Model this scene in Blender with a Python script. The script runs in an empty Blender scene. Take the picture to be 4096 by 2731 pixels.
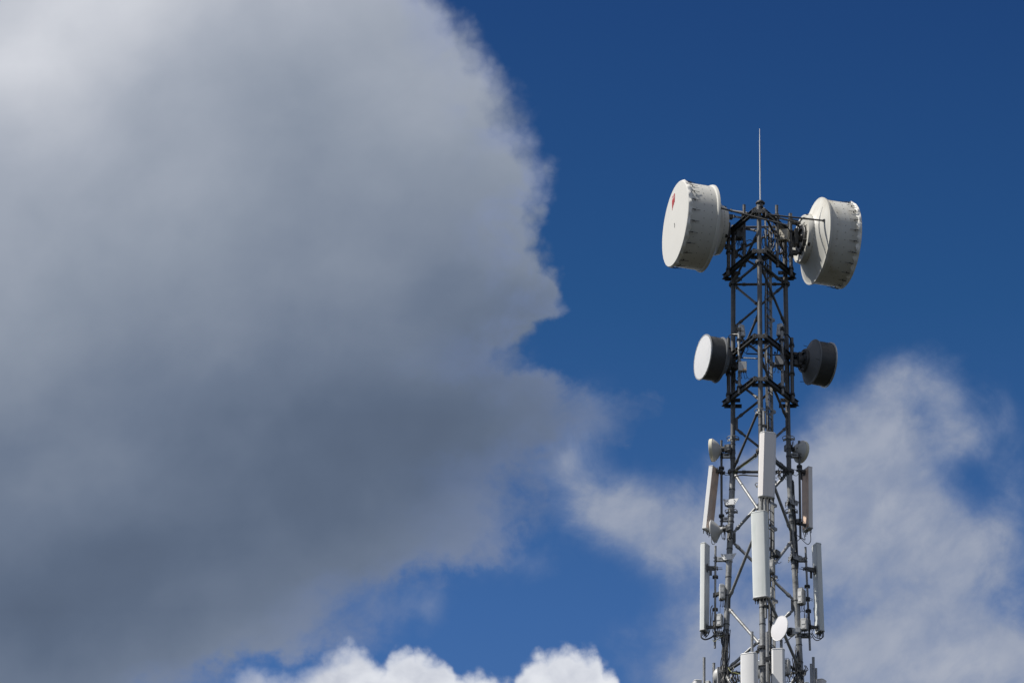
import bpy, math, random
from mathutils import Vector, Matrix
random.seed(7)
R_ = math.radians
scene = bpy.context.scene
COL = scene.collection

# ------------------------------------------------------------------ camera
FPX, PITCH, YAW, ROLL = 12743.95, 0.4744203, -0.0873116, 0.0316011
CAM = Vector((0, -81.52, 1.7))
fwd = Vector((math.sin(YAW)*math.cos(PITCH), math.cos(YAW)*math.cos(PITCH), math.sin(PITCH)))
rgt = Vector((math.cos(YAW), -math.sin(YAW), 0))
up_ = rgt.cross(fwd)
right = math.cos(ROLL)*rgt + math.sin(ROLL)*up_
up = -math.sin(ROLL)*rgt + math.cos(ROLL)*up_
cd = bpy.data.cameras.new('camera'); cam = bpy.data.objects.new('camera', cd); COL.objects.link(cam)
cd.sensor_width = 36; cd.lens = 36*FPX/4096; cd.clip_start = 0.5; cd.clip_end = 30000
cam.matrix_world = Matrix.Translation(CAM) @ Matrix((right, up, -fwd)).transposed().to_4x4()
scene.camera = cam
scene.view_settings.view_transform = 'Standard'; scene.view_settings.look = 'None'
scene.view_settings.gamma = 1
EXPO = 0.45
scene.view_settings.exposure = EXPO

def P(px, py, y):
    """a spot of the survey photograph at a known distance north (y) of the tower axis -> world point"""
    d = fwd*FPX + right*(px-2048) + up*(1365.5-py)
    return CAM + d*((y-CAM.y)/d.y)

# ------------------------------------------------------------------ sun and sky
SUN_EL, SUN_AZ = R_(52), R_(-105)          # azimuth clockwise from +Y
sdir = Vector((math.sin(SUN_AZ)*math.cos(SUN_EL), math.cos(SUN_AZ)*math.cos(SUN_EL), math.sin(SUN_EL)))
sl = bpy.data.lights.new('sun', 'SUN'); sl.energy = 4.2; sl.angle = R_(0.53); sl.color = (1, .955, .88)
so = bpy.data.objects.new('sun', sl); COL.objects.link(so); so.location = (-60, 0, 120)
so.rotation_euler = (-sdir).to_track_quat('-Z', 'Y').to_euler()

world = bpy.data.worlds.new('World'); scene.world = world; world.use_nodes = True
WT = world.node_tree; WT.nodes.clear()
class X:
    """arithmetic on shader sockets"""
    def __init__(s, v): s.v = v
    def _op(s, op, *o):
        n = WT.nodes.new('ShaderNodeMath'); n.operation = op
        for i, a in enumerate((s,)+o):
            a = a.v if isinstance(a, X) else a
            if isinstance(a, (int, float)): n.inputs[i].default_value = a
            else: WT.links.new(a, n.inputs[i])
        return X(n.outputs[0])
    def __add__(s, o): return s._op('ADD', o)
    __radd__ = __add__
    def __sub__(s, o): return s._op('SUBTRACT', o)
    def __rsub__(s, o): return X(o)._op('SUBTRACT', s)
    def __mul__(s, o): return s._op('MULTIPLY', o)
    __rmul__ = __mul__
    def __truediv__(s, o): return s._op('DIVIDE', o)
    def max(s, o): return s._op('MAXIMUM', o)
    def min(s, o): return s._op('MINIMUM', o)
    def exp(s): return s._op('EXPONENT')
    def pow(s, o): return s._op('POWER', o)
def smooth(x, a, b, lo=0., hi=1., kind='SMOOTHSTEP'):
    n = WT.nodes.new('ShaderNodeMapRange'); n.interpolation_type = kind; n.clamp = True
    for i, a_ in enumerate((x, a, b, lo, hi)):
        a_ = a_.v if isinstance(a_, X) else a_
        if isinstance(a_, (int, float)): n.inputs[i].default_value = a_
        else: WT.links.new(a_, n.inputs[i])
    return X(n.outputs[0])
def mixv(a, b, t): return a + (b-a)*t
def puffs(vec, scale, rnd=1.):
    """rounded billows: 1 at the middle of a puff, 0 between puffs"""
    n = WT.nodes.new('ShaderNodeTexVoronoi'); n.feature = 'F1'
    n.inputs['Scale'].default_value = scale; n.inputs['Randomness'].default_value = rnd; WT.links.new(vec, n.inputs['Vector'])
    return 1. - X(n.outputs['Distance'])*1.5
def comb(x, y, z=0.):
    n = WT.nodes.new('ShaderNodeCombineXYZ')
    for i, a_ in enumerate((x, y, z)):
        a_ = a_.v if isinstance(a_, X) else a_
        if isinstance(a_, (int, float)): n.inputs[i].default_value = a_
        else: WT.links.new(a_, n.inputs[i])
    return n.outputs[0]
def noise(vec, scale, detail=6, rough=.55, dist=0.):
    n = WT.nodes.new('ShaderNodeTexNoise'); WT.links.new(vec, n.inputs['Vector'])
    n.inputs['Scale'].default_value = scale; n.inputs['Detail'].default_value = detail
    n.inputs['Roughness'].default_value = rough; n.inputs['Distortion'].default_value = dist
    return X(n.outputs['Fac'])
def curve(x, pts, lo=0., hi=1.):
    """smooth curve through pts (in the same units as x)"""
    x0, x1 = pts[0][0], pts[-1][0]
    n = WT.nodes.new('ShaderNodeFloatCurve'); c = n.mapping.curves[0]
    q = [((a-x0)/(x1-x0), (b-lo)/(hi-lo)) for a, b in pts]
    c.points[0].location = q[0]; c.points[1].location = q[-1]
    for a in q[1:-1]: c.points.new(*a)
    n.mapping.update()
    WT.links.new(((x-x0)/(x1-x0)).v, n.inputs['Value'])
    return X(n.outputs[0])*(hi-lo)+lo
def ramp(x, stops):
    n = WT.nodes.new('ShaderNodeValToRGB'); e = n.color_ramp.elements
    while len(e) < len(stops): e.new(.5)
    for k, (p, c) in enumerate(stops): e[k].position = p; e[k].color = (*c, 1)
    WT.links.new(x.v, n.inputs[0]); return n.outputs[0]
def lin(c): return tuple((v/255/12.92 if v/255 <= .04045 else ((v/255+.055)/1.055)**2.4) for v in c)
def blob(x, y, cx, cy, rx, ry):
    a = (x-cx)/rx; b = (y-cy)/ry
    return ((a*a+b*b)*-1.).exp()

tc = WT.nodes.new('ShaderNodeTexCoord')
def dot(v):
    n = WT.nodes.new('ShaderNodeVectorMath'); n.operation = 'DOT_PRODUCT'
    WT.links.new(tc.outputs['Generated'], n.inputs[0]); n.inputs[1].default_value = v; return X(n.outputs['Value'])
# tangent coordinates on the celestial sphere around the north-north-west sky, 27 deg up (one unit = 0.0253 deg)
df = dot(fwd).max(.05)
K = FPX*2352/4096
sx = 1176. + dot(right)/df*K
sy = 784. - dot(up)/df*K
front = smooth(dot(fwd), .80, .93)
vec = comb(sx*.001, sy*.001, .37)
n_big = noise(vec, 2.2, 4, .5)
n_mid = noise(vec, 7., 8, .58, .4)
n_fine = noise(vec, 22., 8, .62, .3)
vstr = comb(sx*.00085+sy*.0007, sy*.001-sx*.00035, 1.7)
n_str = noise(vstr, 5.5, 8, .56, .9)

# --- the large grey cumulus bank: its ragged eastern edge (x) over height (y)
EDGE = [(-200,840),(0,1022),(50,1078),(100,1112),(150,1142),(210,1190),(260,1204),(300,1216),(340,1238),(400,1257),(440,1262),(475,1240),
        (510,1230),(560,1238),(610,1252),(650,1268),(690,1286),(712,1288),(735,1240),(765,1212),(800,1190),(835,1210),(870,1300),(900,1400),(945,1460),
        (1000,1420),(1040,1310),(1090,1245),(1170,1235),(1240,1215),(1280,1160),(1305,1080),(1330,1010),(1365,940),(1420,905),(1460,880),(1490,820),(1515,710),(1568,560),(1800,300)]
lowr = smooth(sy, 740, 930)
wa = noise(vec, 9., 7, .6); wb = noise(comb(sx*.001+3.3, sy*.001, 5.2), 9., 7, .6)
aw = mixv(52., 170., lowr)
wx = sx + (wa-.5)*aw; wy = sy + (wb-.5)*aw
pf = puffs(comb(wx*.001, wy*.001, .6), 17.); pf2 = puffs(comb(wx*.001, wy*.001, 1.6), 44.)
xe = curve(wy, EDGE, 0, 1500)
soft = mixv(smooth(n_big, .36, .62, 40., 125.), 210., lowr) + smooth(sy, 1250, 1400)*90. + blob(sx, sy, 1360, 930, 130, 120)*90.
d = xe - wx + (pf-.5)*mixv(22., 34., lowr) + (pf2-.5)*12. + (n_fine-.5)*mixv(40., 64., lowr) + mixv(30., 66., lowr)
a_big = smooth(d + (n_str-.5)*lowr*240. + (n_mid-.5)*lowr*120., -8., soft)
ROWS = [(-100,[(0,200),(300,208),(600,180),(900,170),(1500,168)]),
 (0,[(0,201),(150,216),(300,212),(450,194),(600,186),(800,177),(1000,170),(1500,168)]),
 (150,[(0,213),(120,211),(250,198),(400,184),(600,173),(800,166),(1000,163),(1130,166),(1500,166)]),
 (300,[(0,186),(200,178),(400,167),(600,160),(800,156),(1000,153),(1200,154),(1500,154)]),
 (450,[(0,166),(200,162),(400,160),(600,153),(800,149),(1000,144),(1200,143),(1500,143)]),
 (600,[(0,157),(200,155),(400,151),(600,147),(800,140),(1000,133),(1200,134),(1500,134)]),
 (800,[(0,150),(200,141),(400,133),(600,128),(800,124),(1000,117),(1200,120),(1500,120)]),
 (950,[(0,136),(200,129),(400,121),(600,112),(800,106),(950,98),(1150,108),(1380,114),(1500,114)]),
 (1100,[(0,126),(200,124),(400,115),(600,107),(800,104),(1000,103),(1150,113),(1300,120),(1500,120)]),
 (1250,[(0,117),(200,106),(400,105),(600,108),(800,114),(1000,123),(1150,127),(1500,127)]),
 (1400,[(0,104),(200,97),(400,105),(600,114),(800,123),(1000,128),(1500,128)]),
 (1568,[(0,117),(200,122),(400,131),(600,142),(800,148),(1500,148)])]
lum = None; py_ = None
for y, pts in ROWS:
    row = curve(sx, pts, 0, 255)
    lum = row if lum is None else mixv(lum, row, smooth(sy, py_, y, kind='LINEAR'))
    py_ = y
lump = noise(comb(sx*.001+sy*.0002, sy*.0011, 4.1), 3.4, 5, .48, .15)
edge_n = smooth(d, 220., 0.)
lum = lum - 3. + (lump-.5)*36. + (n_big-.5)*26. + (n_mid-.5)*8. + (n_fine-.5)*9.*edge_n + edge_n*7.*(1.-lowr)
CLOUD = [(.30,lin((80,93,114))),(.40,lin((93,107,129))),(.47,lin((109,122,143))),(.59,lin((140,150,166))),(.70,lin((167,174,187))),(.80,lin((196,200,209))),(.92,lin((228,230,236)))]
c_big0 = ramp(lum/255., CLOUD)
c_edge = ramp(lum/255., [(.38,lin((94,112,147))),(.47,lin((110,126,159))),(.59,lin((130,144,178))),(.70,lin((152,162,190))),(.92,lin((214,218,230)))])
mx = WT.nodes.new('ShaderNodeMix'); mx.data_type = 'RGBA'
WT.links.new((smooth(d, mixv(240., 460., lowr), 0.)*mixv(smooth(n_mid, .35, .6)*.9, .95, lowr)).v, mx.inputs[0]); WT.links.new(c_big0, mx.inputs[6]); WT.links.new(c_edge, mx.inputs[7]); c_big = mx.outputs[2]

# --- thin torn clouds to the east
wisp = blob(sx, sy, 1360, 960, 70, 80)*.3 + blob(sx, sy, 1270, 1040, 80, 90)*.35 + blob(sx, sy, 960, 1370, 130, 55)*.26 + blob(sx, sy, 1430, 1150, 120, 70)*.62 + blob(sx, sy, 1500, 1230, 120, 75)*.62 + blob(sx, sy, 1640, 1240, 150, 110)*.6 + blob(sx, sy, 1340, 1190, 80, 60)*.3 \
     + blob(sx, sy, 1330, 1070, 60, 60)*.28 + blob(sx, sy, 1700, 1080, 90, 70)*.4 + blob(sx, sy, 1780, 1150, 110, 120)*.55 + blob(sx, sy, 1560, 1400, 90, 120)*.22 \
     + blob(sx, sy, 2090, 870, 90, 70)*.62 + blob(sx, sy, 2180, 960, 60, 110)*.6 + blob(sx, sy, 2000, 950, 130, 70)*.45 + blob(sx, sy, 1890, 960, 60, 70)*.18 \
     + blob(sx, sy, 2000, 1110, 150, 150)*1.05 + blob(sx, sy, 2060, 1250, 190, 120)*.72 + blob(sx, sy, 1930, 1230, 100, 140)*.55 + blob(sx, sy, 2250, 1010, 50, 60)*.3 \
     + blob(sx, sy, 2300, 950, 60, 90)*.38 + blob(sx, sy, 2330, 1130, 60, 110)*.4 + blob(sx, sy, 2210, 1260, 70, 110)*.45 + blob(sx, sy, 2110, 1440, 190, 130)*.85 \
     + blob(sx, sy, 1690, 1460, 170, 130)*.6 + blob(sx, sy, 1740, 1580, 270, 110)*.95 + blob(sx, sy, 2180, 1580, 270, 120)*1.1 + blob(sx, sy, 1930, 1420, 60, 60)*-.1 \
     + blob(sx, sy, 2220, 1080, 55, 45)*-.08 + blob(sx, sy, 2240, 1150, 50, 60)*-.12 + blob(sx, sy, 2330, 1290, 70, 110)*.28 + blob(sx, sy, 2290, 1480, 90, 90)*.4 + blob(sx, sy, 2140, 1130, 90, 120)*.25 + blob(sx, sy, 1185, 1290, 110, 45)*.32 + blob(sx, sy, 985, 1400, 38, 60)*.3 + blob(sx, sy, 860, 1400, 60, 60)*.25
n_w = noise(comb(sx*.001+sy*.00025, sy*.00105-sx*.0002, 2.3), 5., 9, .6, .35)
n_w2 = noise(comb(sx*.001, sy*.001+sx*.0003, 7.7), 9., 8, .56, .2)
fray = noise(comb(sx*.0012+sy*.0006, sy*.0008-sx*.0004, 9.1), 16., 8, .62, .6)
a_w = smooth(wisp*1.3 + (n_w-.5)*1.15 + (n_w2-.5)*.32 + (fray-.5)*.14 + (n_fine-.5)*.1, .10, 1.20)*smooth(n_w2, .25, .68, .76, .98)*smooth(wisp, .01, .12)
wl = 118. + a_w*36. + smooth(wisp, .9, 1.5)*10. + (n_w-.5)*38. + (n_w2-.5)*17. + (n_big-.5)*20. - blob(sx, sy, 1320, 930, 150, 130)*14. - blob(sx, sy, 960, 1380, 150, 100)*16.
c_w = ramp(wl/255., [(.42,lin((106,128,166))),(.50,lin((124,141,174))),(.58,lin((147,157,178))),(.72,lin((178,183,195)))])

# --- low sunlit cumulus heads
TOP = [(380,1640),(470,1590),(525,1553),(573,1515),(616,1530),(660,1528),(702,1519),(750,1488),(817,1466),(850,1487),(881,1506),(895,1489),(951,1479),(994,1489),(1037,1515),
       (1053,1535),(1085,1526),(1128,1543),(1172,1566),(1184,1545),(1223,1502),(1257,1483),(1300,1478),(1345,1487),(1362,1483),(1378,1497),(1388,1516),(1415,1540),(1425,1566),(1470,1640)]
ye = curve(sx, TOP, 1400, 1700)
pc = puffs(comb(sx*.001+(wa-.5)*.05, sy*.001+(wb-.5)*.05, 2.2), 15.); pc2 = puffs(comb(sx*.001+(wa-.5)*.03, sy*.001, 3.2), 40.)
dc = sy - ye + 8. + (pc-.5)*20. + (pc2-.5)*13. + (n_fine-.5)*26. + (noise(vec, 90., 4, .62)-.5)*14.
csoft = mixv(85., 42., smooth(sx, 680, 920))
a_c = smooth(dc, -6., csoft)*smooth(sx, 400, 620)
inn = noise(comb(sx*.001, sy*.0012, 6.6), 10., 7, .55, .4)
cl = 226. - smooth(dc, 14., 100.)*10. + ((inn-.5)*70. + (pc-.5)*16.)*smooth(dc, 8., 60.) - smooth(sx, 950, 560)*16. - smooth(dc, 16., -4.)*26.
c_c = ramp(cl/255., [(.55,lin((146,154,172))),(.75,lin((188,193,206))),(.88,lin((224,227,234))),(1,lin((242,243,246)))])

# --- everything else of the sky: unseen clouds, added bright and neutral as fill light
gv = tc.outputs['Generated']
g = noise(gv, 3.1, 8, .56, .3)
a_g = smooth(g, .42, .58)*(1.-front)*smooth(dot((0, 0, 1)), .06, .34)
c_g = ramp(g, [(.45,lin((242,238,232))),(.8,lin((160,162,168)))])

sky = WT.nodes.new('ShaderNodeTexSky'); sky.sky_type = 'NISHITA'; sky.sun_disc = False
sky.sun_elevation = SUN_EL; sky.sun_rotation = SUN_AZ; sky.air_density = 1.0; sky.dust_density = .25; sky.ozone_density = 2.5; sky.altitude = 300
tint = WT.nodes.new('ShaderNodeMix'); tint.data_type = 'RGBA'; tint.blend_type = 'MULTIPLY'; tint.inputs[0].default_value = 1
WT.links.new(sky.outputs[0], tint.inputs[6])
# the deep polarised blue, darkest away from the horizon
WT.links.new(ramp(dot((0, 0, 1)), [(0, (.20, .28, .40)), (.16, (.24, .34, .48)), (.33, (.32, .49, .70)), (.378, (.268, .452, .677)), (.467, (.140, .337, .526)), (.546, (.110, .258, .456)), (.75, (.10, .235, .43))]), tint.inputs[7])
def bg(color, strength):
    b = WT.nodes.new('ShaderNodeBackground'); WT.links.new(color, b.inputs[0]); b.inputs[1].default_value = strength; return b.outputs[0]
def over(a, b, fac):
    m = WT.nodes.new('ShaderNodeMixShader'); WT.links.new(fac.v, m.inputs[0]); WT.links.new(a, m.inputs[1]); WT.links.new(b, m.inputs[2]); return m.outputs[0]
CS = 1/2**EXPO
SKYS = 0.1
sh = bg(tint.outputs[2], SKYS)
sh = over(sh, bg(c_g, CS), a_g)
sh = over(sh, bg(c_w, CS), a_w*front)
sh = over(sh, bg(c_big, CS), a_big*front)
sh = over(sh, bg(c_c, CS), a_c*front)
wo = WT.nodes.new('ShaderNodeOutputWorld'); WT.links.new(sh, wo.inputs[0])

# ------------------------------------------------------------------ materials
def mat(name, base, rough=.5, metal=0., var=.12, scale=9., dirt=None, dirt_amt=0., bump=0., dscale=3., spec=.5, streak=False, spots=0.):
    m = bpy.data.materials.new(name); m.use_nodes = True; t = m.node_tree; b = t.nodes['Principled BSDF']
    b.inputs['Roughness'].default_value = rough; b.inputs['Metallic'].default_value = metal
    b.inputs['Specular IOR Level'].default_value = spec
    co = t.nodes.new('ShaderNodeTexCoord')
    def nz(sc, det, vec=None, rg=.6):
        n = t.nodes.new('ShaderNodeTexNoise'); n.inputs['Scale'].default_value = sc; n.inputs['Detail'].default_value = det; n.inputs['Roughness'].default_value = rg
        t.links.new(vec or co.outputs['Object'], n.inputs['Vector']); return n.outputs['Fac']
    def rmp(f, a, b_, ca, cb):
        r = t.nodes.new('ShaderNodeValToRGB'); r.color_ramp.elements[0].position = a; r.color_ramp.elements[1].position = b_
        r.color_ramp.elements[0].color = (*ca, 1); r.color_ramp.elements[1].color = (*cb, 1); t.links.new(f, r.inputs[0]); return r.outputs[0]
    def mix(a, b_, f):
        x = t.nodes.new('ShaderNodeMix'); x.data_type = 'RGBA'; t.links.new(f, x.inputs[0])
        for k, c in ((6, a), (7, b_)):
            if isinstance(c, tuple): x.inputs[k].default_value = (*c, 1)
            else: t.links.new(c, x.inputs[k])
        return x.outputs[2]
    f = nz(scale, 6)
    col = rmp(f, .3, .72, tuple(c*(1-var) for c in base), tuple(min(1, c*(1+var)) for c in base))
    if dirt:
        v = None
        if streak:
            mp = t.nodes.new('ShaderNodeMapping'); mp.inputs['Scale'].default_value = (1, 1, .12); t.links.new(co.outputs['Object'], mp.inputs[0]); v = mp.outputs[0]
        g = nz(dscale, 7, v, .65)
        mask = rmp(g, .62-dirt_amt*.35, .80-dirt_amt*.3, (0, 0, 0), (1, 1, 1))
        col = mix(col, dirt, mask)
    if spots:
        vo = t.nodes.new('ShaderNodeTexVoronoi'); vo.inputs['Scale'].default_value = spots; t.links.new(co.outputs['Object'], vo.inputs['Vector'])
        col = mix(col, tuple(c*1.35 for c in base), rmp(vo.outputs['Color'], .55, .95, (0, 0, 0), (.8, .8, .8)))
    t.links.new(col, b.inputs['Base Color'])
    rr = t.nodes.new('ShaderNodeMapRange'); t.links.new(nz(scale*1.7, 4), rr.inputs[0]); rr.inputs[3].default_value = rough-.1; rr.inputs[4].default_value = min(1, rough+.12)
    t.links.new(rr.outputs[0], b.inputs['Roughness'])
    if bump:
        bp = t.nodes.new('ShaderNodeBump'); bp.inputs['Strength'].default_value = bump; bp.inputs['Distance'].default_value = .01
        t.links.new(nz(scale*2, 5), bp.inputs['Height']); t.links.new(bp.outputs[0], b.inputs['Normal'])
    return m
M = dict(
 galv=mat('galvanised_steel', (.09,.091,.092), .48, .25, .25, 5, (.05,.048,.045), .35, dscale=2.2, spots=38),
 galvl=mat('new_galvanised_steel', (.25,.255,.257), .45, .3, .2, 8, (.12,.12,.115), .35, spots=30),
 steel=mat('weathered_steel', (.042,.044,.046), .5, .25, .25, 6, (.026,.024,.022), .3),
 alu=mat('bare_aluminium', (.58,.59,.60), .42, .3, .08, 6),
 white=mat('painted_shroud', (.535,.53,.495), .42, 0, .03, 3, (.40,.37,.30), .22, streak=True, dscale=1.6, spec=.2),
 radome=mat('radome_fabric', (.545,.538,.512), .75, 0, .025, 1.5, (.47,.46,.43), .2, dscale=1.2, streak=True),
 radome_hard=mat('hard_radome', (.615,.615,.62), .38, 0, .03, 1.2, (.52,.53,.545), .2, dscale=2.2),
 lilac=mat('pale_radome', (.66,.65,.67), .5, 0, .02, 2),
 skirt=mat('folded_radome_edge', (.72,.71,.67), .55, 0, .06, 6, (.42,.37,.28), .2, dscale=5),
 dark=mat('charcoal_paint', (.036,.038,.041), .5, 0, .2, 4, (.06,.06,.06), .25),
 greyd=mat('grey_reflector', (.12,.127,.138), .62, 0, .08, 3),
 trim=mat('rim_metal', (.42,.43,.43), .4, .5, .12, 8),
 panel=mat('antenna_radome_white', (.70,.70,.70), .42, 0, .025, 2, (.56,.55,.52), .2, streak=True, dscale=2),
 panelg=mat('antenna_radome_pale_green', (.61,.635,.625), .45, 0, .035, 2.5, (.50,.54,.52), .3, streak=True, dscale=5),
 panelgrey=mat('antenna_radome_grey', (.70,.67,.655), .5, 0, .03, 2.5, (.60,.57,.55), .15, streak=True),
 rust=mat('dirty_back_plate', (.70,.51,.39), .65, 0, .16, 5, (.70,.655,.62), .22, streak=True, dscale=3.2),
 box=mat('equipment_casing', (.46,.47,.475), .45, 0, .06, 5, (.33,.32,.30), .2, streak=True),
 boxc=mat('cream_casing', (.50,.47,.39), .5, 0, .08, 6, (.28,.25,.2), .3),
 black=mat('cable_rubber', (.014,.014,.015), .42, 0, .3, 12),
 yellow=mat('earth_wire', (.20,.21,.05), .5, 0, .2, 14),
 red=mat('logo_red', (.42,.03,.035), .55, 0, .05, 4),
 ink=mat('logo_white', (.72,.71,.69), .6, 0, .02, 4),
 cream=mat('cream_rim', (.58,.55,.44), .5, 0, .06, 5),
 dishw=mat('dish_back_white', (.48,.48,.47), .45, 0, .05, 4, (.45,.44,.40), .2),
 sticker=mat('warning_sticker', (.55,.28,.06), .5, 0, .1, 9),
)

# ------------------------------------------------------------------ shape helpers
OFF = {}
def link(o):
    COL.objects.link(o); return o
def thing(name, label, cat, base, group=None):
    o = link(bpy.data.objects.new(name, None)); o.empty_display_size = .2
    o.location = base; o['label'] = label; o['category'] = cat; OFF[o.name] = Vector(base)
    if group: o['group'] = group
    return o
def frame_of(axis, ref=Vector((0, 0, 1))):
    a = Vector(axis).normalized()
    if abs(a.dot(ref)) > .95: ref = Vector((1, 0, 0))
    u = ref.cross(a).normalized(); return a, u, a.cross(u).normalized()
class MB:
    def __init__(s): s.v = []; s.f = []
    def add(s, vs, fs):
        n = len(s.v); s.v += [Vector(v) for v in vs]; s.f += [[i+n for i in f] for f in fs]; return s
    def tube(s, a, b, r, r1=None, n=12):
        a = Vector(a); b = Vector(b); r1 = r if r1 is None else r1
        d, u, w = frame_of(b-a)
        vs = []
        for p, q in ((a, r), (b, r1)):
            vs += [p+(u*math.cos(t)+w*math.sin(t))*q for t in (2*math.pi*k/n for k in range(n))]
        fs = [[k, (k+1) % n, n+(k+1) % n, n+k] for k in range(n)]+[list(range(n))[::-1], list(range(n, 2*n))]
        return s.add(vs, fs)
    def path(s, pts, r, n=6, sub=5):
        pts = [Vector(p) for p in pts]; q = []
        for i in range(len(pts)-1):                      # Catmull-Rom
            p0 = pts[max(i-1, 0)]; p1 = pts[i]; p2 = pts[i+1]; p3 = pts[min(i+2, len(pts)-1)]
            for k in range(sub):
                t = k/sub
                q.append(.5*((2*p1)+(p2-p0)*t+(2*p0-5*p1+4*p2-p3)*t*t+(3*p1-p0-3*p2+p3)*t**3))
        q.append(pts[-1]); vs = []; u = None
        for i, p in enumerate(q):
            d = (q[min(i+1, len(q)-1)]-q[max(i-1, 0)])
            if d.length < 1e-6: d = Vector((0, 0, 1))
            d.normalize()
            u = frame_of(d)[1] if u is None else (u-d*u.dot(d)).normalized()
            w = d.cross(u)
            vs += [p+(u*math.cos(t)+w*math.sin(t))*r for t in (2*math.pi*k/n for k in range(n))]
        fs = [[i*n+k, i*n+(k+1) % n, (i+1)*n+(k+1) % n, (i+1)*n+k] for i in range(len(q)-1) for k in range(n)]
        fs += [list(range(n))[::-1], [(len(q)-1)*n+k for k in range(n)]]
        return s.add(vs, fs)
    def box(s, c, sz, ax=None, bev=0.):
        """bevelled box: centre, full sizes along the three axes ax"""
        ax = [Vector(a).normalized() for a in (ax or ((1, 0, 0), (0, 1, 0), (0, 0, 1)))]
        c = Vector(c); h = [q/2 for q in sz]
        b = min(bev, min(h)*.6)
        prof = [(h[0], -h[1]+b), (h[0], h[1]-b), (h[0]-b, h[1]), (-h[0]+b, h[1]), (-h[0], h[1]-b), (-h[0], -h[1]+b), (-h[0]+b, -h[1]), (h[0]-b, -h[1])] if b else \
               [(h[0], -h[1]), (h[0], h[1]), (-h[0], h[1]), (-h[0], -h[1])]
        return s.prism(prof, c-ax[2]*h[2], ax[0], ax[1], ax[2]*sz[2], b*.7)
    def prism(s, prof, o, u, w, ext, bev=0.):
        """extrude the closed outline prof (in u, w) from o along ext"""
        o = Vector(o); n = len(prof); e = Vector(ext); en = e.normalized()
        rings = [(0, 1)] + [(0, 1)]*0
        ks = [(Vector((0, 0, 0)), 1.), (e, 1.)]
        if bev:
            cx = sum(p[0] for p in prof)/n; cy = sum(p[1] for p in prof)/n
            R = max(max(abs(p[0]-cx) for p in prof), 1e-4); q = 1-bev/R
            ks = [(Vector((0, 0, 0)), q), (en*bev, 1.), (e-en*bev, 1.), (e, q)]
        else: cx = cy = 0
        vs = []
        for d, q in ks:
            vs += [o+d+u*(cx+(p[0]-cx)*q)+w*(cy+(p[1]-cy)*q) for p in prof]
        fs = [[i*n+k, i*n+(k+1) % n, (i+1)*n+(k+1) % n, (i+1)*n+k] for i in range(len(ks)-1) for k in range(n)]
        fs += [list(range(n))[::-1], [(len(ks)-1)*n+k for k in range(n)]]
        return s.add(vs, fs)
    def lathe(s, prof, o, axis, n=64, ref=Vector((0, 0, 1)), rf=None, af=None):
        """revolve (along axis, radius) pairs; rf / af add ripple as functions of (angle, index)"""
        o = Vector(o); a, u, w = frame_of(axis, ref); vs = []; fs = []
        for i, (x, r) in enumerate(prof):
            for k in range(n):
                t = 2*math.pi*k/n
                rr = r+(rf(t, i) if rf else 0); xx = x+(af(t, i) if af else 0)
                vs.append(o+a*xx+(u*math.cos(t)+w*math.sin(t))*rr)
        fs = [[i*n+k, i*n+(k+1) % n, (i+1)*n+(k+1) % n, (i+1)*n+k] for i in range(len(prof)-1) for k in range(n)]
        return s.add(vs, fs)
    def disc(s, o, axis, r, n=64, th=.01):
        a = Vector(axis).normalized(); return s.tube(Vector(o)-a*th/2, Vector(o)+a*th/2, r, n=n)
    def ring(s, o, axis, R, r, n=28, m=8):
        a, u, w = frame_of(axis); o = Vector(o); vs = []
        for k in range(n):
            t = 2*math.pi*k/n; d = u*math.cos(t)+w*math.sin(t)
            vs += [o+d*(R+r*math.cos(p))+a*r*math.sin(p) for p in (2*math.pi*j/m for j in range(m))]
        fs = [[k*m+j, ((k+1) % n)*m+j, ((k+1) % n)*m+(j+1) % m, k*m+(j+1) % m] for k in range(n) for j in range(m)]
        return s.add(vs, fs)
    def build(s, name, material, parent=None, base=None, label=None, cat=None, group=None, kind=None):
        off = OFF[parent.name] if parent else Vector(base or (0, 0, 0))
        me = bpy.data.meshes.new(name); me.from_pydata([v-off for v in s.v], [], s.f); me.materials.append(M[material] if isinstance(material, str) else material)
        import bmesh
        bm = bmesh.new(); bm.from_mesh(me); bmesh.ops.recalc_face_normals(bm, faces=bm.faces); bm.to_mesh(me); bm.free()
        me.polygons.foreach_set('use_smooth', [True]*len(me.polygons)); me.set_sharp_from_angle(angle=R_(32)); me.update()
        o = link(bpy.data.objects.new(name, me))
        if parent: o.parent = parent
        else: o.location = off
        OFF[o.name] = off
        if label: o['label'] = label
        if cat: o['category'] = cat
        if group: o['group'] = group
        if kind: o['kind'] = kind
        return o
Z = Vector((0, 0, 1)); Xv = Vector((1, 0, 0)); Yv = Vector((0, 1, 0))

# ------------------------------------------------------------------ ground
g = MB().disc((0, 0, -.05), Z, 6000, 96, .1)
gm = mat('meadow_ground', (.011, .0125, .007), .95, 0, .4, .02, (.020, .017, .012), .4, dscale=.006)
g.build('ground', gm, base=(0, 0, 0), kind='structure')

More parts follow.
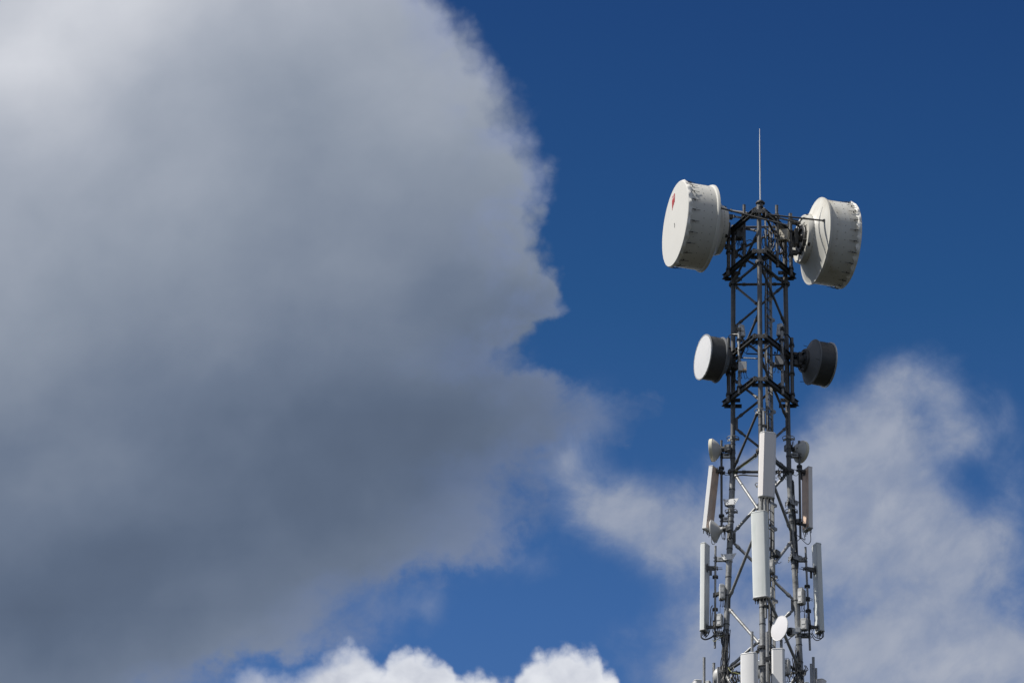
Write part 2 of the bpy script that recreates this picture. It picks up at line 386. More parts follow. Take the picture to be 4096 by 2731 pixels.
# ------------------------------------------------------------------ the lattice tower
Z0 = 45.7549
WID = [(Z0+2, 1.492), (Z0, 1.515), (Z0-6, 1.584), (Z0-12, 2.08), (0, 4.9)]
ROT = .0058
def wid(z):
    for (za, a), (zb, b) in zip(WID, WID[1:]):
        if z >= zb: return a+(b-a)*(za-z)/(za-zb)
    return WID[-1][1]
LEGA = {'F': R_(-90), 'L': R_(150), 'R': R_(30)}
def leg(l, dz):
    """leg axis, dz metres above (+) or below (-) the top flange level"""
    z = Z0+dz; r = wid(z)/math.sqrt(3); a = LEGA[l]+ROT
    return Vector((r*math.cos(a), r*math.sin(a), z))
def legr(dz): return .069 if dz > -6 else (.084 if dz > -12 else .09)
tower = thing('lattice_tower', 'tall three legged galvanised steel lattice tower carrying all the antennas', 'tower', (0, 0, 0))
TOPZ = 1.95
for l in 'LFR':
    m = MB()
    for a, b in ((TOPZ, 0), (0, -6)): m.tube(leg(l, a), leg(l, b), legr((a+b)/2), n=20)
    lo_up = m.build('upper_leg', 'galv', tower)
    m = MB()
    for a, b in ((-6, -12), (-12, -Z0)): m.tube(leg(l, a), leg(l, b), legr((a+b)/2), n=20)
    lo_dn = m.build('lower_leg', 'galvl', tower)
    for dz in (0, -6, -12, -24, -36):
        lo = lo_up if dz > -6 else lo_dn                       # bolted flange pairs
        f = MB(); c = leg(l, dz)
        f.tube(c+Z*.004, c+Z*.034, legr(dz-1)+.062, n=24); f.tube(c-Z*.034, c-Z*.004, legr(dz-1)+.062, n=24)
        for k in range(8):
            q = c+Vector((math.cos(k*.785), math.sin(k*.785), 0))*(legr(dz-1)+.04)
            f.tube(q-Z*.075, q+Z*.055, .014, n=6)
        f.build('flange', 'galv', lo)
def brace(a, b, ra=.040, mtl='galv', flat=True):
    """tube brace with flattened bolted ends"""
    a = Vector(a); b = Vector(b); d = (b-a).normalized(); L = (b-a).length
    m = MB(); s = .13
    m.tube(a+d*s, b-d*s, ra, n=12)
    if flat:
        u = d.cross(Yv).normalized(); w = d.cross(u).normalized()
        for p, sg in ((a, 1), (b, -1)):
            m.tube(p+d*sg*(s-.005), p+d*sg*(s+.09), ra+.012, n=12)
            m.box(p+d*sg*(s*.45), (.075, .016, .2), (u, w, d))
            m.tube(p+d*sg*.06-w*.035, p+d*sg*.06+w*.035, .014, n=6)
    return m.build('brace', mtl, tower)
def face_pt(l, other, dz, off=.1):
    p = leg(l, dz); q = leg(other, dz); return p+(q-p).normalized()*off
def gusset(l, other, dz, h=.42):
    p = leg(l, dz); d = (leg(other, dz)-p); d.z = 0; d.normalize(); w = d.cross(Z)
    r = legr(dz); m = MB()
    prof = [(r*.8, -h/2), (r+.075, -h/2+.07), (r+.075, h/2-.07), (r*.8, h/2)]
    m.prism(prof, p-w*.008, d, Z, w*.016); m.build('gusset_plate', 'galv', tower)
def zig(A, B, levels, start):
    """zigzag bracing between the legs A and B"""
    cur = start
    for a, b in zip(levels, levels[1:]):
        l0, l1 = (A, B) if cur == A else (B, A)
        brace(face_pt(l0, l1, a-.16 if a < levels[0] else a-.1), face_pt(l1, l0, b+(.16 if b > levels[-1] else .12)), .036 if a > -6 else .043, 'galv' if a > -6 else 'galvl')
        if b > levels[-1]: gusset(l1, l0, b)
        cur = l1
for A, B, st in (('L', 'F', 'L'), ('F', 'R', 'F'), ('R', 'L', 'R')):
    zig(A, B, [0, -1.5, -3, -4.5, -6], st)
    zig(A, B, [-6, -8, -10, -12], st)
    low = [-12-3*k for k in range(11)]
    zig(A, B, low, st if A != 'X' else B)
    other = B if st == A else A
    brace(face_pt(st, other, .1), face_pt(other, st, 1.0), .034); gusset(other, st, 1.0, .34)
    brace(face_pt(other, st, 1.1), face_pt(st, other, 1.85), .034)
    for dz in (0, -6, -12, -18, -24, -30, -36):
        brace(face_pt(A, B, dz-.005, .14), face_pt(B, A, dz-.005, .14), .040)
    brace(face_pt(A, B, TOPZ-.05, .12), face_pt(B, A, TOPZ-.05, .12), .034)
# collar rings and wing plates on the legs
for l, dz in (('F', -4.75), ('L', -4.95), ('R', -4.95), ('L', -7.2), ('R', -7.2), ('F', -7.05)):
    c = leg(l, dz); m = MB(); m.ring(c, Z, .172, .011, 32, 6)
    for k in (0, 1, 2):
        t = R_(120*k+20); d = Vector((math.cos(t), math.sin(t), 0)); m.box(c+d*.13-Z*.01, (.13, .012, .07), (d, d.cross(Z), Z))
    m.tube(c-Z*.05, c+Z*.05, legr(dz)+.012, n=20)
    m.build('cable_ring', 'galvl', tower)
for l, dz, dark_ in (('L', -6.96, 0), ('R', -6.96, 0), ('L', -8.62, 0), ('R', -8.62, 0)):
    c = leg(l, dz); m = MB()
    for k in ((0, 2) if l == 'L' else (0, 1)):
        t = R_(-102+120*k) if l == 'L' else R_(-165+120*k); d = Vector((math.cos(t), math.sin(t), 0)); u = Vector((-d.y, d.x, 0)); o = c+d*(legr(dz)+.02)
        m.prism([(-.13, -.1), (.13, -.1), (.23, .09), (-.23, .09)], o, u, (Z*.985-d*.17).normalized(), d*.012)
        for sx_ in (-.1, .1):
            for sz_ in (-.03, .045): m.tube(o+u*sx_+Z*sz_-d*.01, o+u*sx_+Z*sz_+d*.04, .014, n=6)
    m.tube(c-Z*.12, c+Z*.0, legr(dz)+.012, n=20)
    m.build('wing_plate', 'alu' if l == 'L' else 'galvl', tower)
# hoop bands strapped round the legs
for l, zs in (('L', (-5.15,-5.35,-5.6,-6.55,-8.05,-8.35,-9.2,-9.75,-10.6,-11.4)), ('R', (-5.3,-5.55,-6.9,-7.6,-8.8,-8.95,-9.9,-11.2,-11.7)), ('F', (-4.95,-5.2,-10.8,-11.3))):
    for dz in zs: c = leg(l, dz); MB().tube(c-Z*.012, c+Z*.012, legr(dz)+.008, n=20).build('strap_band', 'steel', tower)

# ------------------------------------------------------------------ ladder inside the tower
FR = (leg('R', 0)-leg('F', 0)); FR.z = 0; FR.normalize(); FRin = Vector((-FR.y, FR.x, 0))
lad = thing('climbing_ladder', 'narrow steel ladder with angled stays climbing inside the tower beside the front leg', 'ladder', (.3, -.4, 0))
def ladp(t, dz):
    f = leg('F', dz); return f+FR*(t+.27)+FRin*.08
for t, wd in ((.23, .045), (.50, .088)):
    m = MB()
    zs = [1.7, 0, -6, -12, -Z0+.02]
    for a, b in zip(zs, zs[1:]):
        A = ladp(t, a); B = ladp(t, b); m.prism([(-wd/2, -.012), (wd/2, -.012), (wd/2, .012), (-wd/2, .012)], A, Vector((.98, -.2, 0)), Vector((.2, .98, 0)), B-A)
    m.build('rail', 'galvl', lad)
for k in range(52):
    dz = 1.4-.29*k; MB().tube(ladp(.23, dz), ladp(.50, dz), .013, n=8).build('rung', 'galv', lad)
m = MB()
for k in range(52, 158):
    dz = 1.4-.29*k
    if Z0+dz > .2: m.tube(ladp(.23, dz), ladp(.50, dz), .013, n=6)
m.build('lower_rungs', 'galv', lad, kind='stuff')
for k in range(18):
    dz = .75-.735*k; a = ladp(.24, dz); c = a+Vector((.245, .33, 0)); b = c+Vector((-.19, .18, 0))
    m = MB()
    for p, q in ((a, c), (c, b)):
        d = (q-p).normalized(); m.box((p+q)/2, (.012, .075, (q-p).length), (d.cross(Z).normalized(), Z, d))
    m.tube(a-Z*.03, a+Z*.03, .03, n=8)
    m.build('stay', 'galvl', lad)
# feeder cables tied along the ladder
for i, (t, off, r) in enumerate(((.17, -.02, .016), (.26, -.04, .014), (.32, -.03, .018), (.40, .05, .013), (.30, .07, .016))):
    pts = []
    zz = 1.2-.5*i
    while zz > -14: pts.append(ladp(t, zz)+FRin*off+Vector((random.uniform(-.02, .02), random.uniform(-.02, .02), 0))); zz -= .8
    pts += [ladp(t, -20)+FRin*off, ladp(t, -30)+FRin*off, ladp(t, -Z0+.3)+FRin*off]
    MB().path(pts, r, 6, 3).build('feeder_cable', 'black', base=pts[-1], label='black feeder cable tied along the ladder inside the tower', cat='cable', group='feeder cables along the ladder')

# lightning rod on the front leg
rb = leg('F', TOPZ)+Xv*.04
rod = thing('lightning_rod', 'thin pale whip rod rising from the very top of the tower', 'lightning rod', rb)
m = MB(); m.tube(rb, rb+Z*.03, .135, n=28); m.tube(rb-Z*.12, rb, .085, n=20); m.tube(rb+Z*.03, rb+Z*.07, .10, n=24); m.build('base_collar', 'galv', rod)
MB().tube(rb+Z*.05, rb+Z*2.12, .021, .016, 10).build('lower_mast', 'alu', rod)
MB().tube(rb+Z*2.1, rb+Z*2.54, .012, .008, 8).build('tip', 'alu', rod)

# ------------------------------------------------------------------ triangular mounting frames
def ibeam(m, a, b, h=.15, w=.10, t=.012):
    a = Vector(a); b = Vector(b); d = (b-a).normalized(); s = d.cross(Z).normalized()
    prof = [(-w/2, h/2), (w/2, h/2), (w/2, h/2-t), (t/2, h/2-t), (t/2, -h/2+t), (w/2, -h/2+t), (w/2, -h/2), (-w/2, -h/2), (-w/2, -h/2+t), (-t/2, -h/2+t), (-t/2, h/2-t), (-w/2, h/2-t)]
    m.prism(prof, a, s, Z, b-a)
FRAMEOFF = .16
def frame_line(A, B, dz, off=FRAMEOFF):
    """outer beam line parallel to the face A-B"""
    a = leg(A, dz); b = leg(B, dz); d = b-a; d.z = 0; d.normalize(); n = Vector((d.y, -d.x, 0))
    if n.dot(a) < 0: n = -n
    return a+n*off, b+n*off, d, n
def mounting_frame(dz, label, rearbar=True):
    t = thing('chevron_mount', label, 'frame', leg('F', dz)-Z*.1, 'beam chevrons round the tower')
    for A, B in (('F', 'L'), ('F', 'R')):
        a, b, d, n = frame_line(A, B, dz)
        m = MB(); ibeam(m, a-d*.02, b+d*.30); 
        for k in range(7):
            q = a+d*(.2+k*.2)+n*.05; m.tube(q-n*.008, q+n*.01, .012, n=6)
        m.build('beam', 'steel', t)
    for l in 'FLR':
        c = leg(l, dz); r = Vector((c.x, c.y, 0)).normalized(); u = Vector((-r.y, r.x, 0))
        if l != 'F': r2 = Vector((0, -1, 0)); u = Xv
        else: r2 = r
        for sg in (1, -1):
            m = MB(); o = c+r2*sg*(.115 if sg > 0 else .10)-Z*(.02 if sg > 0 else .10)-Z*(0 if l == 'F' else .0)
            m.box(o, (.42 if sg > 0 else .5, .016, .12), (u, r2, Z))
            for sx_ in (-.17, -.10, .10, .17):
                for sz_ in (-.032, .032): m.tube(o+u*sx_+Z*sz_-r2*.02, o+u*sx_+Z*sz_+r2*.032, .013, n=6)
            m.build('clamp_plate', 'galv' if l == 'F' and sg > 0 else 'steel', t)
    return t
for dz, lb in ((1.66, 'topmost chevron of two steel beams just under the lightning rod'), (.33, 'chevron of two steel beams behind the lower halves of the two white drum dishes'),
               (-2.43, 'chevron of two steel beams above the level of the grey drum dishes'), (-3.79, 'chevron of two steel beams below the grey drum dishes')):
    mounting_frame(dz, lb)

def pipe_z(px, py0, py1, y, r, name, label, mtl="galv", cat="pipe", bands=(), group=None, lean=0, y1=None):
    """upright round pipe from survey height py0 down to py1"""
    a = P(px, py0, y); b = P(px+lean, py1, y if y1 is None else y1); x = (a.x+b.x)/2
    if not lean: a = Vector((x, y, a.z)); b = Vector((x, y, b.z))
    t = thing(name, label, cat, b, group)
    m = MB(); m.tube(b, a, r, n=18); m.build('pipe', mtl, t)
    m = MB(); m.tube(a-Z*.001, a+Z*.012, r+.003, n=18); m.build('end_cap', mtl, t)
    for f in bands:
        c = b+(a-b)*f; m = MB(); m.tube(c-Z*.035, c-Z*.018, r+.01, n=16); m.tube(c+Z*.018, c+Z*.035, r+.01, n=16)
        m.box(c+Yv*(r+.012), (.16, .02, .09)); m.box(c-Yv*(r+.02), (.13, .018, .05))
        for s in (-.055, .055): m.tube(c+Xv*s-Yv*(r+.04), c+Xv*s+Yv*(r+.04), .009, n=6)
        m.build('pipe_clamp', 'steel', t)
    return t
G = 'mounting pipes clamped to the beam frames'
pipe_z(2977, 822, 1066, -.31, .046, 'mounting_pipe', 'upright steel pipe on the topmost frame, left of the lightning rod', 'galv', bands=(.84, .36, .1), group=G)
pipe_z(3108, 824, 1068, -.31, .046, 'mounting_pipe', 'upright steel pipe on the topmost frame, right of the lightning rod', 'galv', bands=(.84, .5, .1), group=G)
pipe_z(2914, 895, 1102, .22, .054, 'mounting_pipe', 'stout upright pipe holding the left white drum dish', 'galv', bands=(.9, .45, .12), group=G)
pipe_z(3163, 857, 1103, .22, .054, 'mounting_pipe', 'stout upright pipe holding the right white drum dish', 'galv', bands=(.9, .72, .33, .12), group=G)
pipe_z(2957, 1325, 1574, -.24, .043, 'mounting_pipe', 'upright pipe with a radio box at top, beside the left grey drum dish', 'galvl', bands=(.86, .5, .1), group=G)
pipe_z(3129, 1325, 1576, -.24, .043, 'mounting_pipe', 'upright pipe with a tilted box, inside of the right grey drum dish', 'galvl', bands=(.86, .5, .1), group=G)
pipe_z(2914, 1355, 1608, .22, .055, 'mounting_pipe', 'stout upright pipe close behind the left grey drum dish', 'galv', bands=(.85, .45, .12), group=G)
pipe_z(3168, 1354, 1608, .22, .055, 'mounting_pipe', 'stout upright pipe close behind the right grey drum dish', 'galv', bands=(.9, .45, .12), group=G)

# ------------------------------------------------------------------ drum dishes
NL = Vector((-.945, -.327, 0)).normalized(); NR = -NL
def big_dish(C, n, label, rods, logo=False):
    n = n.normalized(); a, u, w = frame_of(n)
    R, Rs, L = 1.28, 1.243, .95
    t = thing('microwave_dish', label, 'dish antenna', C-n*(L+.5)-Z*1.2, 'large white drum dishes at the top')
    def pt(ax, r, th): return C+n*ax+(u*math.cos(th)+w*math.sin(th))*r
    NB = 24
    m = MB(); m.lathe([(.012, .0001), (.012, .5), (.004, 1.1), (0, R-.02), (-.012, R-.004), (-.02, R)], C, n, 144); m.build('radome', 'radome', t)
    rip = lambda th, i: (0, .010, .023, .016, .0)[i]*math.sin(NB*th)+(0, .004, .014, .012, 0)[i]*math.sin(NB/2*th+1.3)+(0, .003, .01, .01, 0)[i]*math.sin(7*th)
    raf = lambda th, i: (0, 0, -.01, -.034, 0)[i]*math.cos(NB*th+.6)+(0, 0, .004, .016, 0)[i]*math.sin(11*th)
    m = MB(); m.lathe([(-.018, R), (-.05, R+.004), (-.10, R-.006), (-.135, R-.025), (-.10, Rs+.003)], C, n, 288, rf=rip, af=raf); m.build('radome_skirt', 'skirt', t)
    m = MB(); m.lathe([(-.02, Rs), (-L+.02, Rs)], C, n, 144); m.lathe([(-.06, Rs), (-.06, Rs+.02), (-.02, Rs+.02)], C, n, 144)
    th0 = R_(90-27 if (u.y < 0) else 90+27)
    m.build('shroud', 'white', t)
    for k in range(NB):                                   # tension bolts pulling the radome edge
        th = 2*math.pi*(k+.5)/NB; m = MB()
        m.tube(pt(-.10, Rs+.052, th), pt(-.37, Rs+.030, th), .0065, n=6); m.tube(pt(-.14, Rs+.050, th), pt(-.19, Rs+.046, th), .014, n=8)
        m.box(pt(-.215, Rs+.022, th), (.02, .045, .03), (n, u*math.cos(th)+w*math.sin(th), u*-math.sin(th)+w*math.cos(th)))
        m.build('tension_bolt', 'steel', t)
    m = MB()
    for k in range(36):
        for ax in (-.50, -.74):
            th = 2*math.pi*k/36+.05; d = u*math.cos(th)+w*math.sin(th); m.tube(pt(ax, Rs-.004, th), pt(ax, Rs+.007, th), .011, n=6)
        if k % 2: th = 2*math.pi*k/36+.1; m.tube(pt(-.27, Rs-.004, th), pt(-.27, Rs+.006, th), .010, n=6)
    for k in range(9):
        th = R_(62) if u.y < 0 else R_(118)
        for s in (0,): m.tube(pt(-.12-.09*k, Rs-.004, th), pt(-.12-.09*k, Rs+.007, th), .010, n=6)
    for k in range(40):
        th = 2*math.pi*k/40; m.tube(pt(-L-.335, .742, th), pt(-L-.335, .756, th), .009, n=6)
    m.build('rivets', 'steel', t, kind='stuff')
    th = R_(62) if u.y < 0 else R_(118); m = MB(); d = u*math.cos(th)+w*math.sin(th)
    m.box(pt(-.5, Rs+.001, th), (.86, .006, .035), (n, d, n.cross(d))); m.build('seam_strip', 'white', t)
    m = MB(); m.lathe([(-L+.06, Rs), (-L+.05, Rs+.02), (-L+.04, R), (-L-.0, R+.016), (-L-.035, R+.016), (-L-.045, R-.02), (-L-.05, Rs-.03)], C, n, 144); m.build('rim_flange', 'white', t)
    m = MB(); m.lathe([(-L-.048, R-.045), (-L-.075, 1.16), (-L-.17, .98), (-L-.26, .82), (-L-.31, .755), (-L-.32, .747), (-L-.36, .747), (-L-.39, .743), (-L-.47, .715), (-L-.485, .705), (-L-.485, .64), (-L-.455, .63), (-L-.44, .3), (-L-.44, .0001)], C, n, 128); m.build('reflector_back', 'white', t)
    for th in (R_(52) if u.y < 0 else R_(128), R_(-40), R_(220)):
        m = MB(); c = pt(-L-.43, .732, th); d = (u*math.cos(th)+w*math.sin(th)); m.disc(c, d, .055, 20, .012); m.build('drain_port', 'black', t)
    m = MB(); m.lathe([(-L-.435, .42), (-L-.50, .42), (-L-.52, .40), (-L-.52, .30), (-L-.47, .28)], C, n, 48)
    for k in range(12): th = 2*math.pi*k/12; m.tube(pt(-L-.44, .5, th), pt(-L-.54, .36, th), .012, n=6)
    m.build('hub_ring', 'steel', t)
    m = MB(); m.tube(pt(-L-.45, .0, 0), pt(-L-.70, .0, 0), .10, n=20); m.box(pt(-L-.66, 0, 0), (.10, .28, .5), (n, u, Z)); m.box(pt(-L-.70, 0, 0)+Z*.52, (.24, .12, .12), (n, u, Z)); m.box(pt(-L-.70, 0, 0)-Z*.5, (.22, .12, .12), (n, u, Z))
    for s in (-1, 1): m.tube(pt(-L-.46, 0, 0)+Z*.45*s+u*.1, pt(-L-.70, 0, 0)+Z*.5*s, .035, n=10)
    m.build('hub_mount', 'steel', t)
    for a_, b_, r in rods:
        m = MB(); d = (b_-a_).normalized(); m.tube(a_, b_, r, n=12); m.tube(a_-d*.06, a_+d*.1, r*.55, n=10); m.box(a_, (.10, .05, .06), (d, d.cross(Z), d.cross(Z).cross(d))); m.tube(a_-Z*.05, a_+Z*.05, .02, n=8)
        m.box(b_, (.05, .12, .13), (d, d.cross(Z), d.cross(Z).cross(d))); m.build('support_strut', 'galv', t)
    if logo:
        vx = -u                                           # viewer's right when facing the radome is +(.33,-.945)
        vx = Vector((-n.y, n.x, 0)) if Vector((-n.y, n.x, 0)).dot(Vector((.33, -.945, 0))) > 0 else Vector((n.y, -n.x, 0))
        O = C+n*.0125+vx*-.13+Z*.88
        def q(x, y): return O+vx*x*.9+Z*y*.9
        m = MB()
        def poly(pts, dz=.0): m.add([q(*p)+n*dz for p in pts], [list(range(len(pts)))])
        poly([(-.15, .165), (.15, .165), (.15, -.045), (-.15, -.045)], .003)
        for k in range(4):                                 # sloping bars under the block
            x0 = -.148+.076*k; y1 = -.30+.055*k
            L_ = [(x0, -.045), (x0+.062, -.045), (x0+.068, -.12+.01*k), (x0+.055, y1-.05+.03), (x0+.02, y1-.05), (x0+.008, -.12+.01*k)]
            poly(L_, .003)
        lg = m.build('logo', 'red', t)
        cu = bpy.data.curves.new('lettering', 'FONT'); cu.body = 'RFS'; cu.size = .155; cu.align_x = 'CENTER'; cu.align_y = 'CENTER'; cu.extrude = .001
        tmp = link(bpy.data.objects.new('lettering_curve', cu)); bpy.context.view_layer.update()
        me = bpy.data.meshes.new_from_object(tmp.evaluated_get(bpy.context.evaluated_depsgraph_get())); bpy.data.objects.remove(tmp)
        off = OFF[t.name]
        for v in me.vertices: v.co = q(v.co.x*1.08, v.co.y*1.05+.06)+n*(.006+v.co.z)-off
        me.materials.clear(); me.materials.append(M['ink']); lo = link(bpy.data.objects.new('lettering', me)); lo.parent = lg; OFF[lo.name] = off
    m = MB(); m.tube(C+n*.013, C+n*.03, .012, n=8); m.path([C+n*.02, C+n*.025-Z*.06+u*.03, C+n*.018-Z*.14+u*.01], .006, 5); m.build('centre_plug', 'steel', t)
    return t
CL = P(2700, 895, -.30); CR = P(3388, 984, .80)
def rimpt(C, n, th, r=1.28, ax=-.97):
    a, u, w = frame_of(n); return C+n*ax+(u*math.cos(R_(th))+w*math.sin(R_(th)))*r
big_dish(CL, NL, 'big white drum dish with red logo, left of the tower top',
         [(P(2880, 832, -1.04), P(3152, 902, -1.06), .026), (P(2925, 842, .35), P(3026, 857, -.55), .024), (P(2936, 866, .45), P(2975, 873, .15), .03)], logo=True)
big_dish(CR, NR, 'big white drum dish seen from behind, right of the tower top',
         [(P(3297, 883, -.55), P(3066, 858, -1.02), .026), (P(3196, 892, .20), P(3112, 871, -.30), .026)])

def mid_dish(C, n, label, rods):
    n = n.normalized(); a, u, w = frame_of(n); R, Rs, L = .665, .635, .50
    t = thing('microwave_dish', label, 'dish antenna', C-n*(L+.4)-Z*.6, 'grey drum dishes at half height')
    def pt(ax, r, th): return C+n*ax+(u*math.cos(th)+w*math.sin(th))*r
    m = MB(); m.lathe([(.03, .0001), (.028, .2), (.02, .45), (.006, R-.03)], C, n, 96); m.build('radome', 'radome_hard', t)
    m = MB(); m.lathe([(.004, R-.045), (.012, R-.02), (.012, R), (-.02, R+.004), (-.03, Rs)], C, n, 96)
    for k in range(32): th = 2*math.pi*k/32; m.tube(pt(.01, R-.02, th), pt(.02, R-.02, th), .008, n=6)
    m.build('front_rim', 'trim', t)
    m = MB(); m.lathe([(-.02, Rs), (-L+.02, Rs-.01)], C, n, 96); m.build('shroud', 'dark', t)
    m = MB(); th = R_(62) if u.y < 0 else R_(118); d = u*math.cos(th)+w*math.sin(th)
    for k in range(7):
        for s in (-.03, .03): m.tube(pt(-.06-.06*k, Rs-.01, th+s), pt(-.06-.06*k, Rs+.005, th+s), .008, n=6)
    for k in range(26):
        th = 2*math.pi*k/26; m.tube(pt(-.25, Rs-.012, th), pt(-.25, Rs+.004, th), .008, n=6)
    m.build('rivets', 'steel', t, kind='stuff')
    m = MB(); m.lathe([(-L+.035, Rs-.01), (-L+.03, R-.005), (-L, R+.006), (-L-.012, R), (-L-.02, Rs-.02)], C, n, 96)
    m.build('back_rim', 'greyd', t)
    m = MB(); m.lathe([(-L-.01, Rs-.005), (-L-.05, .56), (-L-.16, .42), (-L-.22, .335), (-L-.24, .30), (-L-.25, .0001)], C, n, 96); m.build('reflector_back', 'greyd', t)
    m = MB(); m.lathe([(-L-.21, .345), (-L-.26, .35), (-L-.29, .33), (-L-.29, .24), (-L-.25, .23)], C, n, 48)
    for k in range(10): th = 2*math.pi*k/10; m.tube(pt(-L-.28, .29, th), pt(-L-.33, .27, th), .016, n=6)
    m.build('hub_ring', 'dark', t)
    m = MB(); m.tube(pt(-L-.2, 0, 0), pt(-L-.42, 0, 0), .09, n=18); m.box(pt(-L-.40, 0, 0), (.09, .22, .40), (n, u, Z)); m.box(pt(-L-.46, .0, 0)-Z*.13, (.24, .16, .17), (n, u, Z), .02)
    m.box(pt(-L-.47, 0, 0)+Z*.16, (.2, .10, .08), (n, u, Z)); m.build('hub_mount', 'steel', t)
    m = MB(); m.lathe([(-L-.32, .16), (-L-.46, .155), (-L-.47, .13), (-L-.47, .0001)], C+u*.0-Z*.02, n, 32); m.build('radio_unit', 'dark', t)
    for k, th in enumerate((70, 200, 320)):
        m = MB(); p = pt(-L-.03, R-.03, R_(th)); m.tube(p, p-n*.12+(p-C-n*-L).normalized()*.02, .008, n=6); m.build('side_bolt', 'steel', t)
    for a_, b_, r in rods:
        MB().tube(a_, b_, r, n=10).build('support_strut', 'steel', t)
NM = Vector((-.918, -.395, 0))
mid_dish(P(2811, 1428, -.20), NM, 'charcoal drum dish with a shiny white face, left of the tower', [(P(2925, 1429, -.02), P(3046, 1435, -.60), .018)])
mid_dish(P(3311, 1460, .62), -NM, 'charcoal drum dish seen from behind with grey cone, right of the tower', [(P(3205, 1424, .2), P(2985, 1414, .30), .019)])

# ------------------------------------------------------------------ small dishes
def small_dish(C, n, R, label, rimm='cream', depth=.22, band=.09, mount=None, back='dishw', cone=False, base=None, face='radome_hard'):
    n = n.normalized(); a, u, w = frame_of(n)
    t = thing('small_dish', label, 'dish antenna', C-n*(depth+band+.1)-Z*R*.8, 'small round dishes on the tower')
    m = MB(); m.lathe([(.012, .0001), (.01, R*.6), (0, R-.012)], C, n, 64); m.build('radome', face, t)
    m = MB(); m.lathe([(-.0, R-.014), (.004, R-.004), (-.008, R+.004), (-band, R+.004), (-band-.006, R-.006)], C, n, 64); m.build('rim', rimm, t)
    m = MB()
    prof = [(-band, R-.004)]+[(-band-depth*(1-(q*q if not cone else q)), max(R*q, .07)) for q in (.95, .85, .7, .55, .4, .25)]+[(-band-depth-.02, .07), (-band-depth-.02, .0001)]
    m.lathe(prof, C, n, 64); m.build('reflector_back', back, t)
    h = C-n*(band+depth)
    m = MB(); m.tube(h, h-n*.10, .075, n=20); m.box(h-n*.13, (.07, .15, .20), (n, u, Z), .01); m.build('hub_mount', 'steel', t)
    m = MB(); m.lathe([(-.16, .09), (-.17, .13), (-.24, .13), (-.25, .10), (-.25, .0001)], h+Z*.0, n, 32); m.box(h-n*.22+u*.02, (.1, .2, .2), (n, u, Z), .02); m.build('radio_unit', 'box' if mount != 'dark' else 'greyd', t)
    if mount is not None and mount != 'dark':
        m = MB(); mp = Vector(mount); d = (mp-h).normalized(); m.box((mp+h)/2-Z*.06, (.06, .05, (mp-h).length), (d.cross(Z), Z, d)); m.box(mp, (.14, .12, .16), ((1, 0, 0), (0, 1, 0), (0, 0, 1)), .01)
        m.build('mount_arm', 'trim', t)
    return t
GA = 'pipes held off the tower legs'
GS = 'standoff arms between leg and pipe'
small_dish(P(2843, 1801, .42), Vector((-.975, .18, -.02)), .325, 'small round dish with cream rim seen edge on, left of the left leg', mount='dark')
small_dish(P(3211, 1809, .86), Vector((.82, .57, -.02)), .325, 'small round dish with yellowed rim seen from behind, right of the right leg', mount='dark')
small_dish(P(2852, 2125, .30), Vector((-.93, .30, -.06)), .325, 'small white conical dish beside the foot of the brown backed panel, left', rimm='dishw', cone=True, depth=.27, band=.03, mount='dark')
small_dish(P(3117, 2511, -1.66), Vector((-.77, -.64, .02)), .348, 'small round dish with flat pale face in front of the right leg', rimm='panel', cone=True, depth=.2, band=.02, mount=P(3192, 2520, .45), face='lilac')
small_dish(P(2884, 2706, 1.35), Vector((-.15, .98, 0)), .235, 'white dish half hidden behind two pipes at the picture bottom, left', rimm='dishw', depth=.16, band=.12, mount='dark')

# ------------------------------------------------------------------ pipes on standoff arms
pipe_z(2886, 1763, 2103, .50, .034, 'antenna_pipe', 'slim pipe between left leg and the leaning brown backed panel', 'galv', bands=(.9, .68, .12), group=GA)
pipe_z(3199, 1765, 2153, .66, .034, 'antenna_pipe', 'slim pipe between right leg and the brown stained panel', 'galv', bands=(.92, .74, .16), group=GA)
pipe_z(2862, 2185, 2591, .62, .031, 'antenna_pipe', 'slim pipe beside the tall pale panel left of the left leg', 'galvl', bands=(.38, .7), group=GA, lean=-2.5)
pipe_z(3222, 2189, 2599, .72, .031, 'antenna_pipe', 'slim leaning pipe beside the tall pale panel right of the right leg', 'galvl', bands=(.38, .62), group=GA, lean=18)
pipe_z(3057, 1645, 2038, -1.16, .036, 'antenna_pipe', 'slim pipe behind the grey faced centre panel on the front leg', 'galvl', bands=(.85, .3), group=GA)
pipe_z(3060, 2020, 2470, -1.26, .036, 'antenna_pipe', 'slim pipe behind the pale green centre panel on the front leg', 'galvl', bands=(.9, .1), group=GA, lean=4)
def standoff(px0, px1, py, y, l, label, mtl='alu'):
    a = P(px0, py, y); b = P(px1, py+.0, y); b.z = a.z; d = (b-a).normalized(); L = (b-a).length
    t = thing('standoff_arm', label, 'bracket', a-Z*.08, GS)
    m = MB(); m.box((a+b)/2-Yv*.05, (L, .012, .11), (d, Yv, Z)); m.box((a+b)/2+Z*.055, (L, .10, .010), (d, Yv, Z)); m.box((a+b)/2-Z*.055, (L, .10, .010), (d, Yv, Z)); m.build('channel', mtl, t)
    m = MB()
    for s in (-.35, 0, .3): m.box((a+b)/2-Yv*.0575+d*L*s*.6, (.07, .004, .022), ((d+Z*.4), Yv, (Z-d*.4)))
    m.build('slots', 'black', t)
    m = MB(); dz = a.z-Z0; c = leg(l, dz); m.box(b, (.02, .16, .22), (d, Yv, Z))
    for s in (-.08, .08): m.tube(c+Z*(s-.014), c+Z*(s+.014), legr(dz)+.012, n=20)
    m.build('leg_clamp', 'galv', t)
    m = MB(); m.box(a, (.02, .12, .13), (d, Yv, Z))
    for s in (-.05, .05): m.ring(a-d*.035+Z*s, Z, .045, .008, 16, 6)
    m.build('pipe_clamp', 'steel', t)
